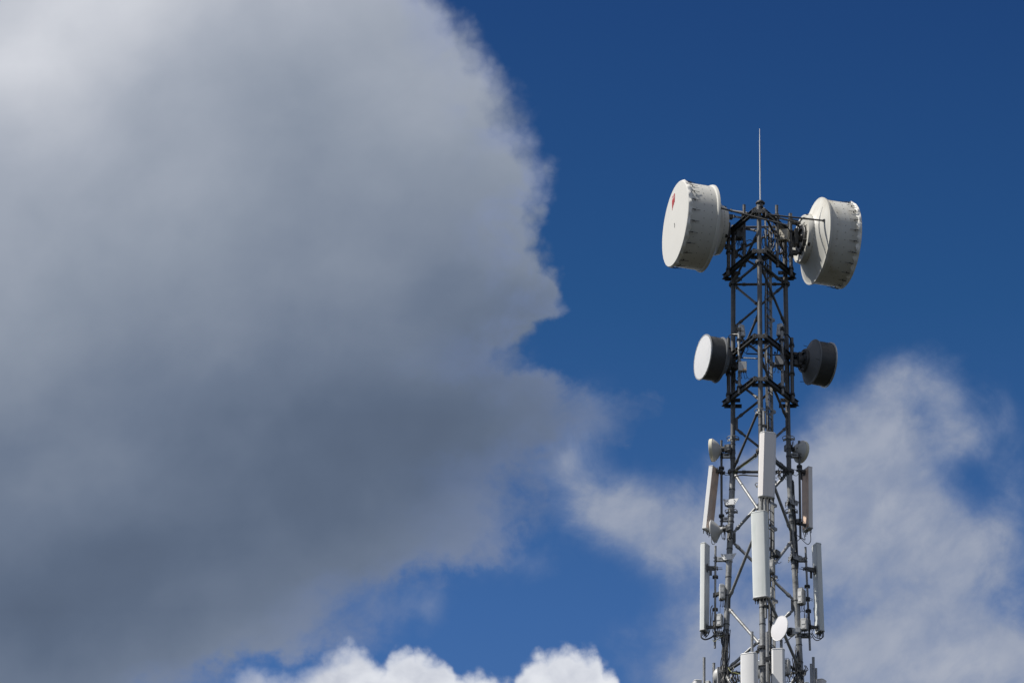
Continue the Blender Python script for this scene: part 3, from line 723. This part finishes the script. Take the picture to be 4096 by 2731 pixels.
for px0, px1, py, y, l, lb, mt in (
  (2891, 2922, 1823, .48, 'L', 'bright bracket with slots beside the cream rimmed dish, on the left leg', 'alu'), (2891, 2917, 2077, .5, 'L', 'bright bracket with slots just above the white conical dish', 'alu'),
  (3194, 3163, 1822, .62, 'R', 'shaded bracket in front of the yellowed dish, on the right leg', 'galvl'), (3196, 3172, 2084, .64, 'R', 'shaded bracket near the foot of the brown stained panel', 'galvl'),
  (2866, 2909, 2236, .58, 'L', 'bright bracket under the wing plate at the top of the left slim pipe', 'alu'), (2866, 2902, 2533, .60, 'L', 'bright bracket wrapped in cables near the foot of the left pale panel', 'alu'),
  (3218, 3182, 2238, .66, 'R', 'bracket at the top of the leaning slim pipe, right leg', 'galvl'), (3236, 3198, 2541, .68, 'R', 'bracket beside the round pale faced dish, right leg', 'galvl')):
    standoff(px0, px1, py, y, l, lb, mt)

# ------------------------------------------------------------------ panel antennas
def rprof(w, d, rf, rb, k=5, bulge=0.):
    """cross-section: front at +d/2, rounded front corners rf, back corners rb"""
    o = []
    for cx, cy, r, a0 in ((w/2-rb, -d/2+rb, rb, -90), (w/2-rf, d/2-rf, rf, 0), (-w/2+rf, d/2-rf, rf, 90), (-w/2+rb, -d/2+rb, rb, 180)):
        for i in range(k+1):
            t = R_(a0+90*i/k); x = cx+r*math.cos(t); y = cy+r*math.sin(t)
            if y > 0: y += bulge*(1-(2*x/w)**2)
            o.append((x, y))
    return o
def panel(top, bot, az, prof, label, mtl='panel', cap='panel', backm=None, w=.3, d=.15, conn=6, brackets=(), group=None, capm='box'):
    n = Vector((math.sin(R_(az)), -math.cos(R_(az)), 0)); e = top-bot; L = e.length; ez = e.normalized(); u = n.cross(ez).normalized()*-1
    u = Vector((n.y, -n.x, 0)).normalized()*-1
    nn = u.cross(ez).normalized(); nn = nn if nn.dot(n) > 0 else -nn
    t = thing('panel_antenna', label, 'panel antenna', bot-Z*.02, group)
    m = MB(); m.prism(prof, bot+ez*.025, u, nn, ez*(L-.05)); m.build('radome', mtl, t)
    k = [(x*1.0+(.006 if x > 0 else -.006), y+(.006 if y > 0 else -.006)) for x, y in prof]
    m = MB(); m.prism(k, top-ez*.035, u, nn, ez*.035, .012); m.build('top_cap', cap, t)
    m = MB(); m.prism(k, bot, u, nn, ez*.035, .006); m.build('bottom_cap', capm, t)
    if backm:
        m = MB(); m.box((top+bot)/2-nn*(d/2+.006), (w*.94, .012, L-.1), (u, nn, ez)); m.build('back_plate', backm, t)
    for i in range(conn):
        x = (i-(conn-1)/2)*w*.8/max(conn-1, 1); m = MB(); o = bot+u*x-nn*(.02 if i % 2 else -.02); m.tube(o, o-ez*.07, .017, n=10); m.tube(o-ez*.06, o-ez*.13, .012, n=8); m.build('connector', 'black', t)
    for f, pxy, sc in brackets:                          # tilt bracket between panel back and its pipe
        o = bot+e*f-nn*(d/2); q = Vector(pxy); q.z = o.z-.01; dd = (q-o); Lb = dd.length; dd.normalize(); s = dd.cross(Z).normalized()
        m = MB()
        for sg in (-1, 1): m.box((o+q)/2+s*.035*sg, (Lb, .008, .07*sc), (dd, s, Z))
        m.box(o+dd*.01, (.02, .16, .14*sc), (dd, s, Z)); m.box(q, (.03, .15, .07), (dd, s, Z)); m.box(q+dd*.06, (.03, .15, .07), (dd, s, Z))
        for sg in (-1, 1): m.tube(q-dd*.06+s*.06*sg, q+dd*.20+s*.06*sg, .009, n=6)
        if sc > 1: m.prism([(-.035, -.24), (.035, -.24), (.035, .02), (-.035, .02)], o+dd*.10+s*.045, dd, Z, s*.012); m.tube(o+dd*.10-Z*.2+s*.03, o+dd*.10-Z*.2+s*.075, .03, n=10)
        m.build('tilt_bracket', 'galv', t)
    return t
def oct_(w, d, c): return [(w/2, -d/2), (w/2, d/2-c), (w/2-c, d/2), (-w/2+c, d/2), (-w/2, d/2-c), (-w/2, -d/2)]
GP = 'panel antennas on the tower'
def pc(y): return y
panel(P(3074, 1731, -1.38), P(3067, 1990, -1.40), 19, oct_(.46, .17, .083), 'grey faced panel with one bright chamfered edge on the front leg', 'panelgrey', 'panel', w=.46, d=.17, conn=5, brackets=((.9, P(3057, 1750, -1.16), 1), (.12, P(3057, 1960, -1.16), 1)), group=GP)
panel(P(3037, 2050, -1.55), P(3046, 2394, -1.58), -20, rprof(.46, .20, .075, .03, 6, .045), 'wide pale green rounded panel hanging in front of the front leg', 'panelg', 'panelg', w=.42, d=.20, conn=8, brackets=((.88, P(3060, 2080, -1.26), 1), (.1, P(3063, 2350, -1.26), 1)), group=GP)
panel(P(2856, 1870, .42), P(2829, 2122, .55), -120, oct_(.37, .135, .02), 'narrow leaning panel with white side and dirty brown back, left', 'panel', 'panel', 'rust', .37, .135, 3, brackets=((.95, P(2886, 1865, .5), 1), (.06, P(2886, 2100, .5), .8)), group=GP)
panel(P(3229, 1874, .85), P(3231, 2120, .85), 120, oct_(.37, .135, .02), 'upright panel with grey side and brown stained back, right', 'panelgrey', 'panelgrey', 'rust', .37, .135, 3, brackets=((.93, P(3200, 1880, .66), 1.2), (.07, P(3200, 2110, .66), .8)), group=GP)
panel(P(2820, 2176, .66), P(2817.5, 2526, .66), -116, rprof(.31, .15, .055, .012, 6, .03), 'tall slim pale panel standing left of the left leg, cables looping below', 'panelg', 'panelg', w=.30, d=.15, conn=6, brackets=((.72, P(2861, 2270, .62), 1.6), (.05, P(2860, 2500, .62), 1)), group=GP)
panel(P(3266, 2177, .88), P(3279, 2529, .88), 116, rprof(.31, .15, .055, .012, 6, .03), 'tall slim pale panel leaning right of the right leg, lit in stripes', 'panelg', 'panelg', w=.30, d=.15, conn=6, brackets=((.70, P(3226, 2290, .72), 1.6), (.05, P(3238, 2515, .72), 1)), group=GP)
def bottom_of(top, L): return top-Z*L
tp = P(2996.5, 2615, -1.75); panel(tp, tp-Z*2.6, -20, rprof(.46, .20, .07, .03, 6, .045), 'broad white panel with rounded edges at picture bottom, left of the centre', 'panel', 'panel', w=.42, d=.2, conn=6, brackets=((.9, P(3008, 2640, -1.52), 1), (.1, P(3008, 2900, -1.52), 1)), group=GP)
tp = P(3112, 2595, -1.60); panel(tp, tp-Z*2.6, -6, oct_(.345, .17, .05), 'narrower white panel with a faceted edge at picture bottom, right of the centre', 'panel', 'panel', w=.32, d=.17, conn=6, brackets=((.9, P(3125, 2640, -1.38), 1), (.1, P(3125, 2900, -1.38), 1)), group=GP)
tp = P(2788, 2724, 1.05); panel(tp, tp-Z*2.0, -75, rprof(.34, .20, .06, .02, 5, .02), 'white panel of which only the top corner shows, bottom left of the tower', 'panel', 'panel', w=.3, d=.2, conn=3, group=GP)
tp = P(3286, 2719, 1.0); panel(tp, tp-Z*2.0, 60, rprof(.30, .18, .085, .02, 7, .02), 'grey round topped panel just showing at the bottom right of the tower', 'panelgrey', 'panelgrey', w=.28, d=.18, conn=3, group=GP)
# ------------------------------------------------------------------ lowest antenna platform (mostly below the picture)
plat = thing('antenna_platform', 'galvanised angle iron ring round the tower carrying the lowest white panels', 'frame', leg('F', -16))
for dz in (-14.3, -15.9):
    for A, B in (('F', 'L'), ('F', 'R'), ('L', 'R')):
        a, b, d, n = frame_line(A, B, dz, .55); m = MB(); a = a-d*.55; b = b+d*.55
        m.box((a+b)/2, ((b-a).length, .09, .012), (d, n, Z)); m.box((a+b)/2+n*.04-Z*.05, ((b-a).length, .012, .09), (d, n, Z)); m.build('ring_beam', 'galvl', plat)
    for l in 'FLR':
        c = leg(l, dz); r = Vector((c.x, c.y, 0)).normalized(); MB().tube(c+Z*.0, c+r*.62, .045, n=10).build('radial_arm', 'galv', plat)
m = MB(); a = P(3024, 2664, -1.30); b = P(3092, 2654, -1.36); d = (b-a).normalized(); m.box((a+b)/2, ((b-a).length, .10, .015), (d, d.cross(Z), Z)); m.box((a+b)/2-Z*.05, ((b-a).length, .015, .085), (d, d.cross(Z), Z)); m.build('front_bar', 'galvl', plat)
GB = 'upright pipes of the lowest antenna platform'
for px, t0, y, r, lb in ((3008, 2527, -1.52, .040, 'upright pipe rising behind the broad white bottom panel'), (3068, 2530, -1.45, .042, 'upright pipe between the two white bottom panels'),
     (3125, 2560, -1.38, .040, 'short pipe end behind the narrower white bottom panel, under the round dish'),
     (2816.5, 2630, 1.25, .040, 'tall leftmost pipe of the cluster at the picture bottom'), (2855.5, 2652, 1.3, .040, 'pipe in front of the half hidden white dish, left'), (2872.5, 2669, .95, .037, 'short pipe with a clamp beside the left leg, at the white dish'),
     (3243, 2655, 1.2, .028, 'leftmost of three pipes at bottom right'), (3253, 2629, 1.2, .040, 'tallest of three pipes at bottom right'), (3264, 2673, 1.3, .034, 'shortest of three pipes at bottom right')):
    top = P(px, t0, y); py1 = t0
    b = top-Z*(2.9 if t0 < 2640 else 2.4)
    t = thing('platform_pipe', lb, 'pipe', b, GB); MB().tube(b, top, r, n=18).build('pipe', 'galvl', t); MB().tube(top, top+Z*.01, r+.003, n=18).build('end_cap', 'galvl', t)
    m = MB(); c = top-Z*(.72 if px == 3068 else 1.2 if px < 3200 else .9)
    m.tube(c-Z*.02, c+Z*.02, r+.01, n=16); m.tube(c-Z*.12, c-Z*.09, r+.01, n=16); m.box(c-Yv*(r+.02)-Z*.05, (.12, .02, .10)); m.build('pipe_clamp', 'steel', t)

# ------------------------------------------------------------------ radio boxes
def radio(px, py, y, sz, yaw, label, mtl='box', roll=0, sticker=False, handle=True, fins=True, cables=3, arm=None, lid=False):
    c = P(px, py, y); A = Matrix.Rotation(R_(yaw), 3, 'Z') @ Matrix.Rotation(R_(roll), 3, 'Y')
    ux, uy, uz = A @ Xv, A @ Yv, A @ Z; w, d, h = sz
    t = thing('radio_unit', label, 'radio unit', c-uz*h/2, 'radio units on the tower')
    m = MB(); m.box(c, (w, d, h), (ux, uy, uz), .012); m.build('casing', mtl, t)
    if fins:
        m = MB()
        nf = max(4, int(d/.025))
        for k in range(nf): m.box(c+ux*(w/2+.006)+uy*((k+.5)/nf-.5)*d*.9, (.022, .007, h*.9), (ux, uy, uz))
        m.build('cooling_fins', mtl, t)
    if lid:
        m = MB(); m.box(c-uy*(d/2+.006), (w*.94, .012, h*.94), (ux, uy, uz)); 
        for sx_ in (-1, 1):
            for sz_ in (-1, 1): m.tube(c-uy*(d/2+.01)+ux*w*.43*sx_+uz*h*.44*sz_, c-uy*(d/2+.02)+ux*w*.43*sx_+uz*h*.44*sz_, .010, n=8)
        m.build('lid', mtl, t)
    else:
        m = MB(); m.box(c-uy*(d/2+.004)+uz*h*.12, (w*.6, .006, h*.3), (ux, uy, uz)); m.box(c-uy*(d/2+.004)-uz*h*.28, (w*.45, .006, h*.2), (ux, uy, uz)); m.build('cover_plate', 'panel' if mtl == 'box' else mtl, t)
    if handle:
        m = MB(); a = c+uz*h/2; m.path([a-ux*w*.35, a-ux*w*.35+uz*.05, a+ux*w*.35+uz*.05, a+ux*w*.35], .008, 6, 3); m.build('handle', 'alu', t)
    if sticker:
        m = MB(); m.box(c-uy*(d/2+.015)+ux*w*.22-uz*h*.38, (w*.42, .004, h*.09), (ux, uy, uz)); m.build('sticker', 'sticker', t)
    for k in range(cables):
        x = (k-(cables-1)/2)*w*.28; a = c-uz*h/2+ux*x; m = MB(); m.tube(a, a-uz*.05, .014, n=8)
        m.path([a-uz*.03, a-uz*.12+ux*.01, a-uz*.20+ux*(x*.6+.02)+uy*.05, a-uz*.14+ux*(x+.06)+uy*.1], .008, 6, 4); m.build('cable_tail', 'black', t)
    if arm is not None:
        q = P(*arm); q.z = c.z; dd = (q-c).normalized(); m = MB(); m.box((c+q)/2, ((q-c).length, .09, .08), (dd, dd.cross(Z), Z)); m.box(q, (.12, .12, .09)); 
        for s in (-.05, .05): m.tube(q-dd*.12+Z*s*.5+dd.cross(Z)*.05, q+dd*.14+Z*s*.5+dd.cross(Z)*.05, .008, n=6)
        m.build('mount_arm', 'steel', t)
    return t
radio(2887, 2369, .45, (.14, .20, .42), 8, 'upright grey radio box right of the left slim pipe, upper of two', sticker=False, arm=(2861, 2366, .62))
radio(2877, 2481, .48, (.17, .16, .36), -14, 'grey radio box over the cable tangle left of the left leg, lower of two', handle=False, arm=(2860, 2480, .62))
radio(3205, 2386, .55, (.17, .22, .45), -24, 'grey radio box between right leg and leaning pipe, upper of two', arm=(3231, 2384, .72))
radio(3217, 2497, .52, (.17, .18, .33), -14, 'grey radio box by the leaning pipe above the right bracket, lower of two', handle=False, arm=(3236, 2497, .72))
radio(3086, 2268, -.62, (.15, .2, .38), -10, 'grey radio box tucked behind the right edge of the pale green panel', cables=4)
radio(3083, 2372, -.62, (.11, .16, .30), -10, 'small grey box low behind the right edge of the pale green panel', handle=False, cables=2)
radio(3147, 2668, -1.0, (.15, .16, .42), -16, 'grey radio box right of the narrower white bottom panel', cables=3)
radio(3040, 2676, -1.05, (.12, .2, .42), -12, 'dark grey radio box between the two white bottom panels', 'trim', cables=3)
radio(2966, 1326, -.14, (.13, .18, .36), 18, 'pale finned radio box at the top of the left inner pipe', 'box', roll=-7, cables=2, arm=(2957, 1326, -.24))
radio(3120, 1323, -.14, (.15, .20, .36), -16, 'dark finned radio box at the top of the right inner pipe', 'trim', roll=5, cables=2, arm=(3129, 1323, -.24))
radio(2970, 1467, -.42, (.235, .12, .30), 4, 'flat grey box with a warning sticker on the left inner pipe', 'box', sticker=True, fins=False, handle=False, lid=True, cables=4)
radio(3118, 1444, -.44, (.26, .13, .29), -8, 'flat dark grey box tilted towards us on the right inner pipe', 'greyd', roll=3, fins=False, handle=False, lid=True, cables=4)
radio(2957, 930, .05, (.17, .22, .40), 12, 'dark box with dangling cables behind the left pipe at the tower top', 'greyd', cables=5, handle=False)
radio(3136, 943, .02, (.25, .2, .34), -14, 'cream box with rusty streaks behind the right pipe at the tower top', 'boxc', cables=5, handle=False, roll=4)
radio(3103, 2214, -.35, (.20, .22, .17), -30, 'dark junction box on the ladder beside the pale green panel', 'greyd', handle=False, cables=2, fins=False)
radio(2833, 2742, 1.0, (.12, .14, .28), -20, 'small pale box top showing between two pipes at bottom left', 'box', handle=False, cables=0, fins=False)
radio(3225, 2748, 1.0, (.12, .14, .28), 15, 'small grey box top showing at the picture bottom right of the leg', 'box', handle=False, cables=0, fins=False)

# ------------------------------------------------------------------ loose cables
def cable(pts, r, label, group=None, mtl='black', name='cable'):
    q = [P(*p) for p in pts]
    MB().path(q, r, 6, 6).build(name, mtl, base=q[-1], label=label, cat='cable', group=group)
def bundle(l, d0, d1, n, label, r=.014, side=Vector((0, -1, 0)), name='cable_bundle', spread=.09, base=None):
    m = MB()
    for k in range(n):
        pts = []; z = d0-random.uniform(0, .25)
        while z > d1:
            c = leg(l, z); t = random.gauss(0, .35)+(k-(n-1)/2)*.28
            s = Matrix.Rotation(t, 3, 'Z') @ side
            pts.append(c+s*(legr(z)+.02+random.uniform(0, spread*.35))); z -= .28
        m.path(pts, r*random.uniform(.7, 1.2), 6, 4)
    m.build(name, 'black', base=leg(l, d1), label=label, cat='cables')
bundle('L', -10.75, -14.2, 9, 'thick black cable bundle hanging down the front of the left leg', side=Vector((-.1, -1, 0)))
bundle('R', -11.2, -14.2, 8, 'black cable bundle running down the inner side of the right leg', side=Vector((-.9, -.5, 0)))
bundle('R', -6.2, -9.3, 3, 'two or three black cables strapped to the outer side of the right leg', r=.017, side=Vector((.9, -.45, 0)), spread=.03)
GL = 'loose looping cables'
def tangle(px, py, y, w, h, n, label, r=.008):
    """cables hanging from above, sagging into uneven loops and going back up, plus a few that run straight through"""
    m = MB(); c = P(px, py, y); U = random.uniform
    for k in range(n):
        x0 = U(-.5, .5)*w; x1 = x0+U(.25, .7)*w*random.choice((-1, 1)); zt = U(.2, .55)*h; zb = U(-.6, -.1)*h; yy = U(-.09, .09)
        if k % 3 == 2:
            pts = [(x0, yy, h*.62), (x0+U(-.1, .1)*w, yy+U(-.04, .04), .2*h), (x0+U(-.2, .2)*w, yy+U(-.04, .04), -.2*h), (x1*.6, yy, -.62*h)]
        else:
            zt2 = U(-.1, .5)*h
            pts = [(x0, yy, zt), (x0+U(-.06, .06)*w, yy, (zt+zb)/2), ((x0*.75+x1*.25), yy+U(-.03, .03), zb+.08*h), ((x0+x1)/2, yy, zb), ((x0*.2+x1*.8), yy, zb+.12*h), (x1+U(-.05, .05)*w, yy+U(-.05, .05), (zb+zt2)/2), (x1*.85, yy, zt2)]
        m.path([c+Vector(p) for p in pts], r*U(.75, 1.3), 6, 5)
    m.build('cable_tangle', 'black', base=c-Z*h/2, label=label, cat='cables')
tangle(2866, 2478, .5, .22, .75, 7, 'tangle of black cables round the left slim pipe by the lower radio box')
tangle(2880, 2538, .5, .38, .22, 6, 'coil of black cables at the bracket left of the left leg')
tangle(3229, 2480, .62, .20, .8, 7, 'tangle of black cables round the leaning slim pipe on the right')
tangle(3180, 2680, .1, .34, .55, 11, 'coiled black cables hanging at the right leg near the picture bottom', .012)
tangle(2920, 2712, .1, .45, .5, 12, 'mass of black cables round the left leg at the picture bottom', .013)
tangle(3125, 1893, -.05, .26, .3, 8, 'coil of black cables behind the grey faced panel at the right leg', .011)
tangle(3132, 1005, .05, .28, .6, 12, 'thin cables dangling below the cream box at the tower top', .007)
tangle(2962, 985, .1, .26, .6, 10, 'thin cables dangling below the dark box at the tower top', .006)
tangle(3088, 955, -.2, .34, .9, 10, 'loose cables in the middle of the tower top', .010)
tangle(3160, 1785, .5, .2, .3, 6, 'coiled cable on the right leg beside the yellowed dish', .009)
tangle(2893, 1795, .45, .2, .22, 6, 'small knot of cables behind the cream rimmed dish', .008)
tangle(2965, 1395, -.2, .2, .5, 6, 'cables looping behind the left inner pipe', .010)
tangle(3128, 1400, -.2, .22, .55, 7, 'cables looping behind the right inner pipe', .010)
tangle(2905, 2135, .3, .18, .3, 5, 'short cables behind the white conical dish', .008)
for pts, r, lb in (
 ([(2804, 2530, .66), (2806, 2548, .64), (2822, 2556, .6), (2845, 2548, .58), (2856, 2538, .6)], .022, 'thick black cable looping under the left tall pale panel'),
 ([(2822, 2532, .7), (2824, 2546, .66), (2836, 2530, .62), (2842, 2500, .6), (2842, 2440, .58), (2850, 2420, .6)], .014, 'black cable rising from the foot of the left tall pale panel'),
 ([(3290, 2535, .9), (3288, 2550, .85), (3270, 2560, .8), (3255, 2552, .75), (3245, 2532, .72)], .013, 'black cable hanging in a loop under the right tall pale panel'),
 ([(3294, 2530, .92), (3293, 2546, .88), (3277, 2552, .82), (3259, 2545, .78), (3247, 2526, .72)], .013, 'second shorter loop of cable under the right tall pale panel'),
 ([(3240, 2122, .85), (3243, 2160, .8), (3232, 2176, .75), (3216, 2165, .7), (3202, 2150, .66), (3178, 2132, .6)], .011, 'long black loop hanging below the brown stained panel'),
 ([(3214, 2130, .8), (3220, 2158, .72), (3205, 2150, .66), (3190, 2162, .62), (3180, 2158, .6), (3174, 2125, .58)], .011, 'short black loop at the foot of the right slim pipe'),
 ([(2823, 2122, .55), (2828, 2134, .52), (2845, 2142, .45), (2852, 2141, .4)], .011, 'black cable from the leaning panel to the white conical dish'),
 ([(2846, 2130, .42), (2846, 2165, .4), (2852, 2176, .4), (2860, 2172, .38)], .010, 'thin black loop dangling from the white conical dish'),
 ([(2915, 1350, .2), (2917, 1342, .1), (2930, 1337, -.1), (2955, 1337, -.22)], .014, 'curved black cable from radio box to the left grey dish'),
 ([(3134, 1337, -.2), (3152, 1340, -.05), (3163, 1362, .1), (3162, 1395, .2)], .020, 'thick curved black cable beside the right grey dish'),
 ([(2975, 1390, -.3), (3000, 1382, -.6), (3030, 1372, -.8), (3046, 1368, -.86)], .011, 'black cable drooping under the beam to the front leg'),
 ([(2985, 1388, -.35), (3010, 1388, -.6), (3035, 1373, -.8), (3050, 1370, -.85)], .011, 'lower black cable drooping under the beam to the front leg'),
 ([(3155, 968, .3), (3168, 975, .35), (3178, 963, .45), (3196, 957, .55), (3218, 958, .6)], .026, 'thick black waveguide into the back of the right white drum dish'),
 ([(2985, 965, .1), (3000, 960, -.2), (3015, 966, -.5), (3030, 957, -.7)], .012, 'black cable from the left top pipe to the front leg'),
 ([(3138, 2570, .2), (3155, 2556, .1), (3172, 2540, -.05), (3184, 2530, .1)], .012, 'black cable curving down from the round dish to the narrow panel'),
 ([(2938, 1905, -.1), (2965, 1899, -.2), (3000, 1901, -.3), (3036, 1903, -.6)], .020, 'thick black cable slung along the horizontal brace at mid height'),
 ([(3100, 1850, -.4), (3120, 1868, -.05), (3150, 1892, .35), (3164, 1925, .5), (3168, 1960, .5), (3172, 2060, .52), (3174, 2125, .52)], .022, 'thick black cable bending from the brace onto the right leg'),
 ):
    cable(pts, r, lb, GL)
for pts, lb in (
 ([(2890, 1880, .5), (2900, 1897, .48), (2920, 1898, .42), (2945, 1885, .3), (2975, 1862, -.1), (3030, 1826, -.75)], 'yellow green earth wire sagging from the left pipe to the brace'),
 ([(2895, 1790, .45), (2905, 1802, .43), (2918, 1805, .42)], 'short yellow earth wire at the cream rimmed dish'),
 ([(3160, 1890, .45), (3185, 1902, .55), (3197, 1885, .62), (3198, 1870, .66)], 'grey green wire sagging to the right slim pipe'),
 ([(3157, 1820, .42), (3155, 1850, .42), (3147, 1878, .44)], 'yellow earth wire on the right leg under the yellowed dish'),
 ([(2850, 2556, .55), (2858, 2565, .52), (2875, 2550, .5), (2895, 2540, .48)], 'yellow wire hanging under the bracket of the left pale panel'),
 ([(2912, 2668, .3), (2925, 2685, .1), (2945, 2690, -.2), (2970, 2700, -.6)], 'yellow earth wire near the left leg at picture bottom')):
    cable(pts, .008, lb, 'earth wires on the tower', 'yellow', 'earth_wire')
